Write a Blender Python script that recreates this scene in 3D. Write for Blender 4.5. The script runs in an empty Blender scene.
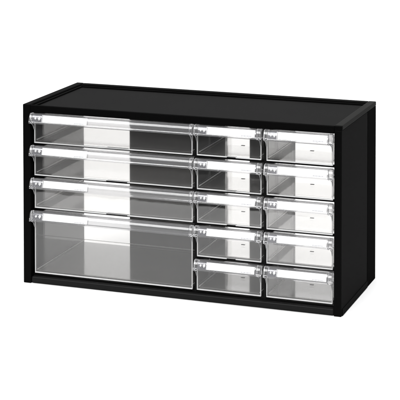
import bpy, bmesh, math, random
from mathutils import Vector, Matrix
random.seed(4)
S = 0.001                                   # everything below is written in millimetres
scene = bpy.context.scene

# ------------------------------------------------------------------ camera (lens with vertical shift)
cam_d = bpy.data.cameras.new("camera")
cam = bpy.data.objects.new("camera", cam_d)
scene.collection.objects.link(cam)
RT = Vector((0.940747, 0.339107, -0.000699)); UP = Vector((-0.014801, 0.043120, 0.998960)); FW = Vector((-0.338785, 0.939759, -0.045584))
LOC = Vector((1000.652, -2050.094, 677.508)) * S
cam.matrix_world = Matrix(((RT.x, UP.x, -FW.x, LOC.x), (RT.y, UP.y, -FW.y, LOC.y), (RT.z, UP.z, -FW.z, LOC.z), (0, 0, 0, 1)))
cam_d.sensor_width = 36.0
cam_d.lens = 4.1266 * 36.0
cam_d.shift_x = -0.0006
cam_d.shift_y = -0.8248
cam_d.clip_start = 0.05
cam_d.clip_end = 100
scene.camera = cam

# ------------------------------------------------------------------ world, lamps, exposure
w = bpy.data.worlds.new("World"); scene.world = w; w.use_nodes = True
w.node_tree.nodes["Background"].inputs[0].default_value = (0.9, 0.95, 1.0, 1)
w.node_tree.nodes["Background"].inputs[1].default_value = 0.03

def softbox(name, loc, target, sx, sy, power, col=(1, 1, 1)):
    d = bpy.data.lights.new(name, 'AREA'); d.shape = 'RECTANGLE'
    d.size = sx; d.size_y = sy; d.energy = power; d.color = col
    o = bpy.data.objects.new(name, d); scene.collection.objects.link(o)
    o.location = loc
    o.rotation_euler = (Vector(target) - Vector(loc)).to_track_quat('-Z', 'Y').to_euler()
    return o
softbox("overhead_softbox", (0.25, 0.35, 1.9), (0.25, 0.40, 0.0), 2.6, 2.2, 41)
softbox("backdrop_fill", (0.1, 0.45, 1.55), (0.0, 1.15, 0.30), 2.4, 0.5, 7)  # unseen lamp added to brighten the sweep's curve behind the cabinet
softbox("front_softbox", (0.72, -1.45, 1.55), (0.25, 0.0, 0.1), 1.1, 1.0, 34)
softbox("left_softbox", (-0.50, -1.45, 1.35), (0.2, 0.0, 0.15), 1.1, 0.4, 19)
softbox("right_softbox", (2.2, -0.1, 1.1), (0.45, 0.1, 0.1), 0.8, 0.8, 11)

scene.view_settings.view_transform = 'Standard'
scene.view_settings.look = 'None'
scene.view_settings.exposure = 0.0
scene.view_settings.gamma = 1.0
scene.render.engine = 'CYCLES'
cy = scene.cycles
cy.use_denoising = True
cy.max_bounces = 24; cy.diffuse_bounces = 4; cy.glossy_bounces = 8
cy.transmission_bounces = 16; cy.transparent_max_bounces = 64
cy.sample_clamp_indirect = 8.0

# ------------------------------------------------------------------ materials
def nodes(name):
    m = bpy.data.materials.new(name); m.use_nodes = True
    nt = m.node_tree
    for n in list(nt.nodes): nt.nodes.remove(n)
    out = nt.nodes.new('ShaderNodeOutputMaterial')
    return m, nt, out
def N(nt, kind, **kw):
    n = nt.nodes.new(kind)
    for k, v in kw.items(): setattr(n, k, v)
    return n
def noise_bump(nt, scale, strength, dist=0.0005, detail=3):
    tc = N(nt, 'ShaderNodeTexCoord')
    nz = N(nt, 'ShaderNodeTexNoise'); nz.inputs['Scale'].default_value = scale; nz.inputs['Detail'].default_value = detail
    nt.links.new(tc.outputs['Object'], nz.inputs['Vector'])
    b = N(nt, 'ShaderNodeBump'); b.inputs['Strength'].default_value = strength; b.inputs['Distance'].default_value = dist
    nt.links.new(nz.outputs['Fac'], b.inputs['Height'])
    return nz, b
def opaque(name, col, rough=.5, spec=.5, bump=(900, .15), rough_var=.08, col_var=0.0):
    m, nt, out = nodes(name)
    p = N(nt, 'ShaderNodeBsdfPrincipled')
    p.inputs['Base Color'].default_value = (*col, 1)
    p.inputs['Specular IOR Level'].default_value = spec
    nz, b = noise_bump(nt, *bump)
    nt.links.new(b.outputs['Normal'], p.inputs['Normal'])
    tc = N(nt, 'ShaderNodeTexCoord')
    n2 = N(nt, 'ShaderNodeTexNoise'); n2.inputs['Scale'].default_value = 14; n2.inputs['Detail'].default_value = 4
    nt.links.new(tc.outputs['Object'], n2.inputs['Vector'])
    mr = N(nt, 'ShaderNodeMapRange')
    mr.inputs['To Min'].default_value = rough - rough_var; mr.inputs['To Max'].default_value = rough + rough_var
    nt.links.new(n2.outputs['Fac'], mr.inputs['Value']); nt.links.new(mr.outputs['Result'], p.inputs['Roughness'])
    nt.links.new(p.outputs['BSDF'], out.inputs['Surface'])
    return m
def black(name, col, f0, f90, rough, bump):
    """matt black moulded plastic: a little diffuse plus a weak broad sheen that grows towards grazing angles"""
    m, nt, out = nodes(name)
    df = N(nt, 'ShaderNodeBsdfDiffuse'); df.inputs['Color'].default_value = (*col, 1)
    gl = N(nt, 'ShaderNodeBsdfGlossy'); gl.inputs['Color'].default_value = (1, 1, 1, 1)
    nz, b = noise_bump(nt, *bump)
    nt.links.new(b.outputs['Normal'], df.inputs['Normal']); nt.links.new(b.outputs['Normal'], gl.inputs['Normal'])
    tc = N(nt, 'ShaderNodeTexCoord')
    n2 = N(nt, 'ShaderNodeTexNoise'); n2.inputs['Scale'].default_value = 17; n2.inputs['Detail'].default_value = 5
    nt.links.new(tc.outputs['Object'], n2.inputs['Vector'])
    mr = N(nt, 'ShaderNodeMapRange'); mr.inputs['To Min'].default_value = rough - .1; mr.inputs['To Max'].default_value = rough + .1
    nt.links.new(n2.outputs['Fac'], mr.inputs['Value']); nt.links.new(mr.outputs['Result'], gl.inputs['Roughness'])
    lw = N(nt, 'ShaderNodeLayerWeight'); lw.inputs['Blend'].default_value = .5
    pw = N(nt, 'ShaderNodeMath', operation='POWER'); pw.inputs[1].default_value = 5
    ma = N(nt, 'ShaderNodeMath', operation='MULTIPLY_ADD'); ma.inputs[1].default_value = f90 - f0; ma.inputs[2].default_value = f0
    nt.links.new(lw.outputs['Facing'], pw.inputs[0]); nt.links.new(pw.outputs[0], ma.inputs[0])
    mx = N(nt, 'ShaderNodeMixShader')
    nt.links.new(ma.outputs[0], mx.inputs[0]); nt.links.new(df.outputs[0], mx.inputs[1]); nt.links.new(gl.outputs[0], mx.inputs[2])
    nt.links.new(mx.outputs[0], out.inputs['Surface'])
    return m
def clear(name, tint, rough=.02, haze=0.0, haze_col=(.9, .9, .9), ripple=.02, f0=.04):
    """thin-walled clear plastic: straight-through light plus a Schlick mirror reflection and a little milky haze"""
    m, nt, out = nodes(name)
    tr = N(nt, 'ShaderNodeBsdfTransparent'); tr.inputs['Color'].default_value = (*tint, 1)
    gl = N(nt, 'ShaderNodeBsdfGlossy'); gl.inputs['Roughness'].default_value = rough
    gl.inputs['Color'].default_value = (1, 1, 1, 1)
    nz, b = noise_bump(nt, 26, ripple, .004, 2)
    nt.links.new(b.outputs['Normal'], gl.inputs['Normal'])
    lw = N(nt, 'ShaderNodeLayerWeight'); lw.inputs['Blend'].default_value = .5
    pw = N(nt, 'ShaderNodeMath', operation='POWER'); pw.inputs[1].default_value = 5
    ma = N(nt, 'ShaderNodeMath', operation='MULTIPLY_ADD'); ma.inputs[1].default_value = 1 - f0; ma.inputs[2].default_value = f0
    nt.links.new(lw.outputs['Facing'], pw.inputs[0]); nt.links.new(pw.outputs[0], ma.inputs[0])
    base = tr
    if haze > 0:
        df = N(nt, 'ShaderNodeBsdfDiffuse'); df.inputs['Color'].default_value = (*haze_col, 1)
        tl = N(nt, 'ShaderNodeBsdfTranslucent'); tl.inputs['Color'].default_value = (*haze_col, 1)
        mh = N(nt, 'ShaderNodeMixShader'); mh.inputs[0].default_value = .5
        nt.links.new(df.outputs[0], mh.inputs[1]); nt.links.new(tl.outputs[0], mh.inputs[2])
        mb = N(nt, 'ShaderNodeMixShader'); mb.inputs[0].default_value = haze
        nt.links.new(tr.outputs[0], mb.inputs[1]); nt.links.new(mh.outputs[0], mb.inputs[2])
        base = mb
    mx = N(nt, 'ShaderNodeMixShader')
    nt.links.new(ma.outputs[0], mx.inputs[0]); nt.links.new(base.outputs[0], mx.inputs[1]); nt.links.new(gl.outputs[0], mx.inputs[2])
    nt.links.new(mx.outputs[0], out.inputs['Surface'])
    return m

def glass(name, tint, rough, ripple=.03):
    m, nt, out = nodes(name)
    p = N(nt, 'ShaderNodeBsdfPrincipled')
    p.inputs['Base Color'].default_value = (*tint, 1); p.inputs['Roughness'].default_value = rough
    p.inputs['Transmission Weight'].default_value = .93; p.inputs['IOR'].default_value = 1.5
    nz, b = noise_bump(nt, 40, ripple, .002, 2)
    nt.links.new(b.outputs['Normal'], p.inputs['Normal'])
    nt.links.new(p.outputs['BSDF'], out.inputs['Surface'])
    return m
M_BLACK = black("black_textured_plastic", (.0022, .0022, .0022), .002, .03, .45, (1400, .25))
M_TOP = black("black_grained_plastic", (.0032, .0032, .0032), .002, .04, .55, (1800, .3))
M_RIM = black("black_lit_rim", (.009, .009, .0085), .003, .05, .5, (1400, .3))  # lighter than the other blacks: light from the right put into the colour
M_RAIL = black("black_satin_highlight", (.008, .008, .008), .008, .07, .4, (1400, .15))  # satin, with a lighter diffuse that paints in the rail's highlight
M_INNER = black("black_inner_plastic", (.006, .006, .006), .006, .15, .45, (1400, .2))
M_BOARD = black("dark_grey_back_board", (.055, .054, .053), .004, .10, .6, (900, .2))
M_REAR = black("black_darker_plastic", (.0010, .0010, .0010), .0008, .010, .4, (1400, .1))  # darker, smoother black for the rear of the right side
M_CLEAR = clear("clear_styrene", (.968, .966, .963), .015, .02)
M_FLOOR = clear("frosted_styrene_floor", (.95, .945, .94), .10, .06, (.9, .875, .86), ripple=.008)
M_EDGE = clear("styrene_lit_edge", (.95, .95, .95), .08, .85, (.96, .96, .96))  # white haze stands in for light piped out at the edges
M_BAR = glass("clear_handle_styrene", (.86, .86, .87), .06)
M_CAP = glass("thick_clear_styrene", (.86, .86, .87), .04)
M_PAD = clear("grey_clear_pad", (.72, .72, .74), .1, .22, (.7, .7, .72), ripple=.3)
M_PAPER = opaque("white_label_paper", (.86, .86, .86), .7, .2, (500, .05))
M_INK = opaque("grey_print", (.33, .33, .36), .7, .1)
M_DARK = opaque("dark_moulding_mark", (.05, .05, .05), .6, .2)
M_SWEEP = opaque("white_paper_sweep", (.86, .86, .86), .9, .05, (300, .03))

# ------------------------------------------------------------------ helpers
def link(o, parent=None):
    scene.collection.objects.link(o)
    if parent: o.parent = parent
    return o
def empty(name, loc, label, cat, group=None):
    o = bpy.data.objects.new(name, None); o.empty_display_size = .02
    o.location = Vector(loc) * S
    o['label'] = label; o['category'] = cat
    if group: o['group'] = group
    return link(o)
def box(bm, x0, x1, y0, y1, z0, z1):
    vs = [bm.verts.new(Vector(c) * S) for c in ((x0,y0,z0),(x1,y0,z0),(x1,y1,z0),(x0,y1,z0),(x0,y0,z1),(x1,y0,z1),(x1,y1,z1),(x0,y1,z1))]
    for f in ((3,2,1,0),(4,5,6,7),(0,1,5,4),(1,2,6,5),(2,3,7,6),(3,0,4,7)):
        bm.faces.new([vs[i] for i in f])
def extrude(bm, prof, x0, x1):
    """prof: closed list of (y, z), extruded along X"""
    a = [bm.verts.new(Vector((x0, y, z)) * S) for y, z in prof]
    b = [bm.verts.new(Vector((x1, y, z)) * S) for y, z in prof]
    n = len(prof)
    bm.faces.new(a); bm.faces.new(b[::-1])
    for i in range(n):
        bm.faces.new((a[i], b[i], b[(i+1) % n], a[(i+1) % n]))
def build(name, bm, mat, parent=None, bevel=0, seg=2, smooth=False):
    bmesh.ops.recalc_face_normals(bm, faces=bm.faces[:])
    me = bpy.data.meshes.new(name); bm.to_mesh(me); bm.free()
    me.materials.append(mat)
    if smooth:
        for p in me.polygons: p.use_smooth = True
    o = link(bpy.data.objects.new(name, me), parent)
    if bevel:
        b = o.modifiers.new("bevel", 'BEVEL'); b.width = bevel * S; b.segments = seg; b.limit_method = 'ANGLE'; b.angle_limit = math.radians(40)
        b.harden_normals = False
    return o
def boxes(name, bs, mat, parent=None, bevel=0, seg=2):
    bm = bmesh.new()
    for b in bs: box(bm, *b)
    return build(name, bm, mat, parent, bevel, seg)

# ------------------------------------------------------------------ the white sweep
def sweep():
    prof = [(-470, 0), (600, 0)]
    for k in range(1, 13):
        a = math.radians(90 * k / 12)
        prof.append((600 + 500 * math.sin(a), 500 * (1 - math.cos(a))))
    prof.append((1100, 1600))
    back = [(y + (3 if z > 400 else 0), z - 3) for y, z in prof][::-1]
    bm = bmesh.new(); extrude(bm, prof + back, -1800, 2200)
    o = build("backdrop", bm, M_SWEEP)
    o['kind'] = 'structure'; o['label'] = 'white seamless paper under and behind the black drawer cabinet'
    return o
sweep()

# ------------------------------------------------------------------ cabinet
W, D, H = 456.75, 184.0, 250.0
IL, IR = 11.2, 445.5
cab = empty("drawer_cabinet", (0, 0, 0), "black plastic cabinet shell with recessed top holding fourteen clear drawers", "cabinet")
boxes("side_panel", [(0, IL, 0, D, 0, H)], M_BLACK, cab, 1.0)
# right side: flat field, slightly proud foot strip and front post
boxes("side_panel", [(IR, W - 1.2, 0.0, 137.0, 0.0, 243.8)], M_BLACK, cab, .8)
boxes("foot_strip", [(W - 1.2, W - .2, 4.0, 137.0, 0.4, 9.4)], M_BLACK, cab, .4)
boxes("rear_side_panel", [(IR, W - 1.0, 137.1, D, 0, 243.8)], M_REAR, cab, .3)
boxes("right_rim", [(IR, W - .7, 3.4, D, 244.0, H)], M_RIM, cab, .9)
boxes("rim_corner", [(IR, W - .6, 0.0, 3.3, 243.9, H - .1)], M_BLACK, cab, .7)
# top: recessed plate with a raised rim
boxes("top_panel", [(IL, IR, 3.2, 170.0, 239.5, 245.2)], M_TOP, cab)
boxes("front_rim", [(IL, IR, 0.0, 3.2, 239.2, 249.6)], M_BLACK, cab, .9)
boxes("back_rim", [(IL, IR, 173.2, D, 239.5, 249.8)], M_BLACK, cab, .9)
boxes("rim_step", [(IL, IR, 170.0, 173.0, 239.5, 247.6)], M_BLACK, cab, .4)
boxes("rim_step", [(IL, IL + 3.2, 3.4, 169.8, 245.4, 247.6)], M_BLACK, cab, .4)
boxes("bottom_rail", [(IL, IR, 0.6, 9.0, 0.2, 9.6)], M_RAIL, cab, 2.8, 4)
boxes("bottom_panel", [(IL, IR, 9.2, D - 1, 3.0, 11.0)], M_INNER, cab)
for x0, x1 in ((249.9, 252.6), (347.4, 350.2)):
    boxes("divider", [(x0, x1, 9.0, 128.0, 11.1, 239.3)], M_INNER, cab)
for x0, x1 in ((87.0, 238.0), (272.5, 340.0)):
    boxes("back_panel", [(x0, x1, 177.0, 180.0, 11.1, 239.3)], M_BOARD, cab, .5)
PITCH = 45.45
COLS = {'wide': (IL + .2, 249.7), 'mid': (252.8, 347.2), 'right': (350.4, IR - .2)}
for key, rows in (('wide', (1, 2, 3)), ('mid', (1, 2, 3, 4)), ('right', (1, 2, 3, 4))):
    x0, x1 = COLS[key]
    for k in rows:
        z = 238.3 - PITCH * k + 2.0
        boxes("crossbar", [(x0, x1, 10.0, 13.0, z - (1.2 if key == "wide" else 1.9), z + 1.4)], M_INNER, cab)
        if key != 'right':
            boxes("drawer_stop", [(x0 + .47 * (x1 - x0), x0 + .60 * (x1 - x0), 4.2, 9.9, z + 1.5, z + 2.5)], M_INNER, cab)
        boxes("runner", [(x0, x0 + 2.2, 13.2, 126.0, z - .4, z + 1.2)], M_INNER, cab)
        boxes("runner", [(x1 - 2.2, x1, 13.2, 126.0, z - .4, z + 1.2)], M_INNER, cab)

# ------------------------------------------------------------------ drawers
YP = 5.0                                    # front face of the pane
def bar_profile():
    """handle cross-section relative to its top edge: thin convex lip leaning out over the pane"""
    outer = [(YP + 2.2, -.9), (2.8, -.1), (.6, -.2), (-1.2, -1.0), (-2.6, -3.0), (-3.9, -5.8), (-4.8, -8.6), (-5.4, -11.2), (-5.9, -12.4), (-6.1, -13.6), (-5.6, -14.4)]
    inner = [(-4.3, -14.2), (-4.1, -12.0), (-3.6, -8.8), (-2.8, -6.2), (-1.6, -4.0), (-.5, -2.4), (.9, -1.6), (2.8, -1.5), (YP + 2.2, -2.2)]
    return [(y, z * .93) for y, z in outer + inner]
def cap_profile():
    return [(y, z * .93) for y, z in ((YP - .1, -1.1), (2.8, .15), (.6, .1), (-1.4, -.8), (-2.9, -2.9), (-4.2, -5.7), (-5.1, -8.5), (-5.7, -11.2), (-6.3, -13.4), (-5.8, -14.8), (-1.0, -14.6), (YP - .1, -14.0))]
FACE = [(-1.2, -1.0), (-2.6, -3.0), (-3.9, -5.8), (-4.8, -8.6), (-5.4, -11.2), (-5.9, -12.4)]
FACE = [(y, z * .93) for y, z in FACE]
def face_at(t, off):
    """point on the sloping label face, t from 0 (top) to 1 (bottom), moved outwards by off mm"""
    t = max(0, min(.9999, t)) * (len(FACE) - 1); i = int(t); f = t - i
    y = FACE[i][0] * (1-f) + FACE[i+1][0] * f; z = FACE[i][1] * (1-f) + FACE[i+1][1] * f
    dy, dz = FACE[i+1][0] - FACE[i][0], FACE[i+1][1] - FACE[i][1]; L = math.hypot(dy, dz)
    return y + off * dz / L, z - off * dy / L
def patch(bm, zt, x0, x1, t0, t1, off, th):
    """a thin solid patch lying along the label face"""
    n = 6
    outer = [face_at(t0 + (t1 - t0) * k / n, off + th) for k in range(n + 1)]
    inner = [face_at(t0 + (t1 - t0) * k / n, off) for k in range(n + 1)][::-1]
    extrude(bm, [(y, z + zt) for y, z in outer + inner], x0, x1)
def diamond(bm, zt, cx, t, hw, ht, off, th):
    """small raised lozenge on the label face"""
    def P(dx, dt, o):
        y, z = face_at(t + dt, o); return bm.verts.new(Vector((cx + dx, y, z + zt)) * S)
    vs = [P(dx, dt, off) for dx, dt in ((-hw, 0), (0, -ht), (hw, 0), (0, ht))]
    top = P(0, 0, off + th)
    bm.faces.new(vs)
    for i in range(4): bm.faces.new((vs[i], vs[(i+1) % 4], top))

def make_drawer(name, wd, ht, depth, ext_l, ext_r, cap, mark, lab_end, small):
    """local origin: left end of the pane foot, z = 0 at the pane's lower edge; ht = lower edge to handle top"""
    root = bpy.data.objects.new(name, None); root.empty_display_size = .02; link(root)
    t = 1.5
    top = ht - 13.6
    # front pane
    boxes("front_panel", [(0, wd, YP, YP + 1.8, 0, ht - 1.4)], M_CLEAR, root)
    # tray walls and floor
    wall_top = ht - 7.0
    boxes("side_wall", [(.4, .4 + t, YP + 1.9, depth, 2.2, wall_top)], M_CLEAR, root)
    boxes("side_wall", [(wd - .4 - t, wd - .4, YP + 1.9, depth, 2.2, wall_top)], M_CLEAR, root)
    boxes("back_wall", [(.5 + t, wd - .5 - t, depth - t, depth, 3.8, wall_top)], M_CLEAR, root)
    boxes("tray_floor", [(.5 + t, wd - .5 - t, YP + 1.9, depth, 2.2, 3.7)], M_FLOOR, root)
    # milky white strips paint in light piped along pane and tray edges
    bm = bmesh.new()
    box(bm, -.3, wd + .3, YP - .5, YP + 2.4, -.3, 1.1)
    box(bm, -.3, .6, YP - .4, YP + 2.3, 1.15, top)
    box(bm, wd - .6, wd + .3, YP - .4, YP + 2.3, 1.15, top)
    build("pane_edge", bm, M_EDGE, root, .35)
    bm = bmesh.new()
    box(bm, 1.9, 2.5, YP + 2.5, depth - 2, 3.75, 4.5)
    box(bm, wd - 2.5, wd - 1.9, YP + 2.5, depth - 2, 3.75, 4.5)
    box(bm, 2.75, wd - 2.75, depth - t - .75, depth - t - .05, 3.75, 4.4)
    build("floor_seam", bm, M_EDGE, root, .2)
    if small:
        bm = bmesh.new()
        for y in (46.0, 50.0, depth - 8, depth - 4):
            box(bm, 1.95, 2.6, y, y + .8, 4.6, wall_top - 1)
            box(bm, wd - 2.6, wd - 1.95, y, y + .8, 4.6, wall_top - 1)
        build("divider_rib", bm, M_CAP, root)
        bm = bmesh.new(); box(bm, wd / 2 - 2.6, wd / 2 + 2.6, 64, 66.6, 3.75, 4.1)
        build("moulding_mark", bm, M_DARK, root)
    # handle bar with end blocks
    bm = bmesh.new(); extrude(bm, [(y, z + ht) for y, z in bar_profile()], -ext_l + cap, wd + ext_r - cap)
    h = build("handle", bm, M_BAR, root)
    for x0, x1 in ((-ext_l, -ext_l + cap - .05), (wd + ext_r - cap + .05, wd + ext_r)):
        bm = bmesh.new(); extrude(bm, [(y, z + ht) for y, z in cap_profile()], x0, x1)
        build("end_block", bm, M_CAP, h, .7)
    # gussets under the handle ends
    for x0 in (-.6, wd - .6):
        bm = bmesh.new(); extrude(bm, [(y, z + ht) for y, z in ((-5.0, -13.9), (YP - .6, -13.3), (YP - .6, -23.5), (YP - 1.4, -23.5), (YP - 4.6, -17.2))], x0, x0 + 1.0)
        build("gusset", bm, M_CAP, h, .2)
    # embossed grip block with two lozenges, left of the label
    x0 = -ext_l + cap + .6; x1 = mark
    bm = bmesh.new(); patch(bm, ht, x0, x1, .08, .86, .05, .5)
    build("grip_block", bm, M_PAD, h)
    bm = bmesh.new(); mw = (x1 - x0)
    diamond(bm, ht, x0 + mw * .30, .46, mw * .12, .15, .6, .7)
    diamond(bm, ht, x0 + mw * .68, .46, mw * .16, .21, .6, .7)
    patch(bm, ht, x1 - .9, x1 - .2, .08, .86, .6, .25)
    build("grip_mark", bm, M_EDGE, h)
    # paper label with small print
    bm = bmesh.new()
    patch(bm, ht, mark + .3, lab_end, .10, .84, .25, .25)
    lab = build("label_card", bm, M_PAPER, h)
    bm = bmesh.new()
    e = lab_end - 4.5; x = e - 14.0
    for wdt in (1.6, 1.1, 1.9, .9, 2.3, 1.2, 1.5):
        patch(bm, ht, x, x + wdt, .68, .75, .52, .06); x += wdt + .55
    build("label_print", bm, M_INK, h)
    # clear stop that closes the label pocket
    bm = bmesh.new(); patch(bm, ht, lab_end + .3, lab_end + 1.5, .0, 1.0, .05, .6)
    build("label_stop", bm, M_CAP, h)
    return root
def place(root, x, z, label, cat, group=None):
    root.location = Vector((x + random.uniform(-.25, .25), random.uniform(-.5, .5), z + random.uniform(-.15, .15))) * S
    root['label'] = label; root['category'] = cat
    if group: root['group'] = group
def dup(root):
    r = root.copy(); scene.collection.objects.link(r)
    dx = random.uniform(-.5, .3) * S                 # the paper strips sit a little differently in each pocket
    for ch in list(root.children):
        c = ch.copy(); scene.collection.objects.link(c); c.parent = r
        for g in list(ch.children):
            d = g.copy(); scene.collection.objects.link(d); d.parent = c
            if d.name.startswith("label_card") or d.name.startswith("label_print"): d.location.x = dx
    return r

HT = 42.0                                   # pane foot to handle top of a one-unit drawer
ZB = lambda k: 196.4 - PITCH * k            # pane foot of row k
wide = make_drawer("wide_drawer", 232.3, HT, 173.0, 4.0, 3.2, 5.0, 16.6, 83.2, False)
G1 = "shallow wide clear drawers in the left column"
for k, lab in enumerate(("clear wide shallow drawer directly under the cabinet top, topmost in the left column",
                         "clear wide shallow drawer between two other shallow wide drawers in the left column",
                         "clear wide shallow drawer directly above the deep drawer")):
    place(wide if k == 0 else dup(wide), 15.8, ZB(k), lab, "drawer", G1)
deep = make_drawer("deep_drawer", 232.3, HT + PITCH, 173.0, 4.0, 3.2, 5.0, 16.6, 83.2, False)
place(deep, 15.8, ZB(4), "large deep wide clear drawer, twice as tall as the others, at the bottom left", "drawer")
small = make_drawer("small_drawer", 89.6, HT, 128.0, 2.0, 2.2, 6.2, 17.4, 84.2, True)
first = True
G2 = "small clear drawers in the two right columns"
POS = ("topmost", "second from the top", "third from the top", "fourth from the top", "lowest")
for x, col in ((255.0, "middle column beside the wide drawers"), (352.6, "right column beside the cabinet's right wall")):
    for k in range(5):
        o = small if first else dup(small); first = False
        place(o, x, ZB(k), f"small clear drawer, {POS[k]} in the {col}", "drawer", G2)
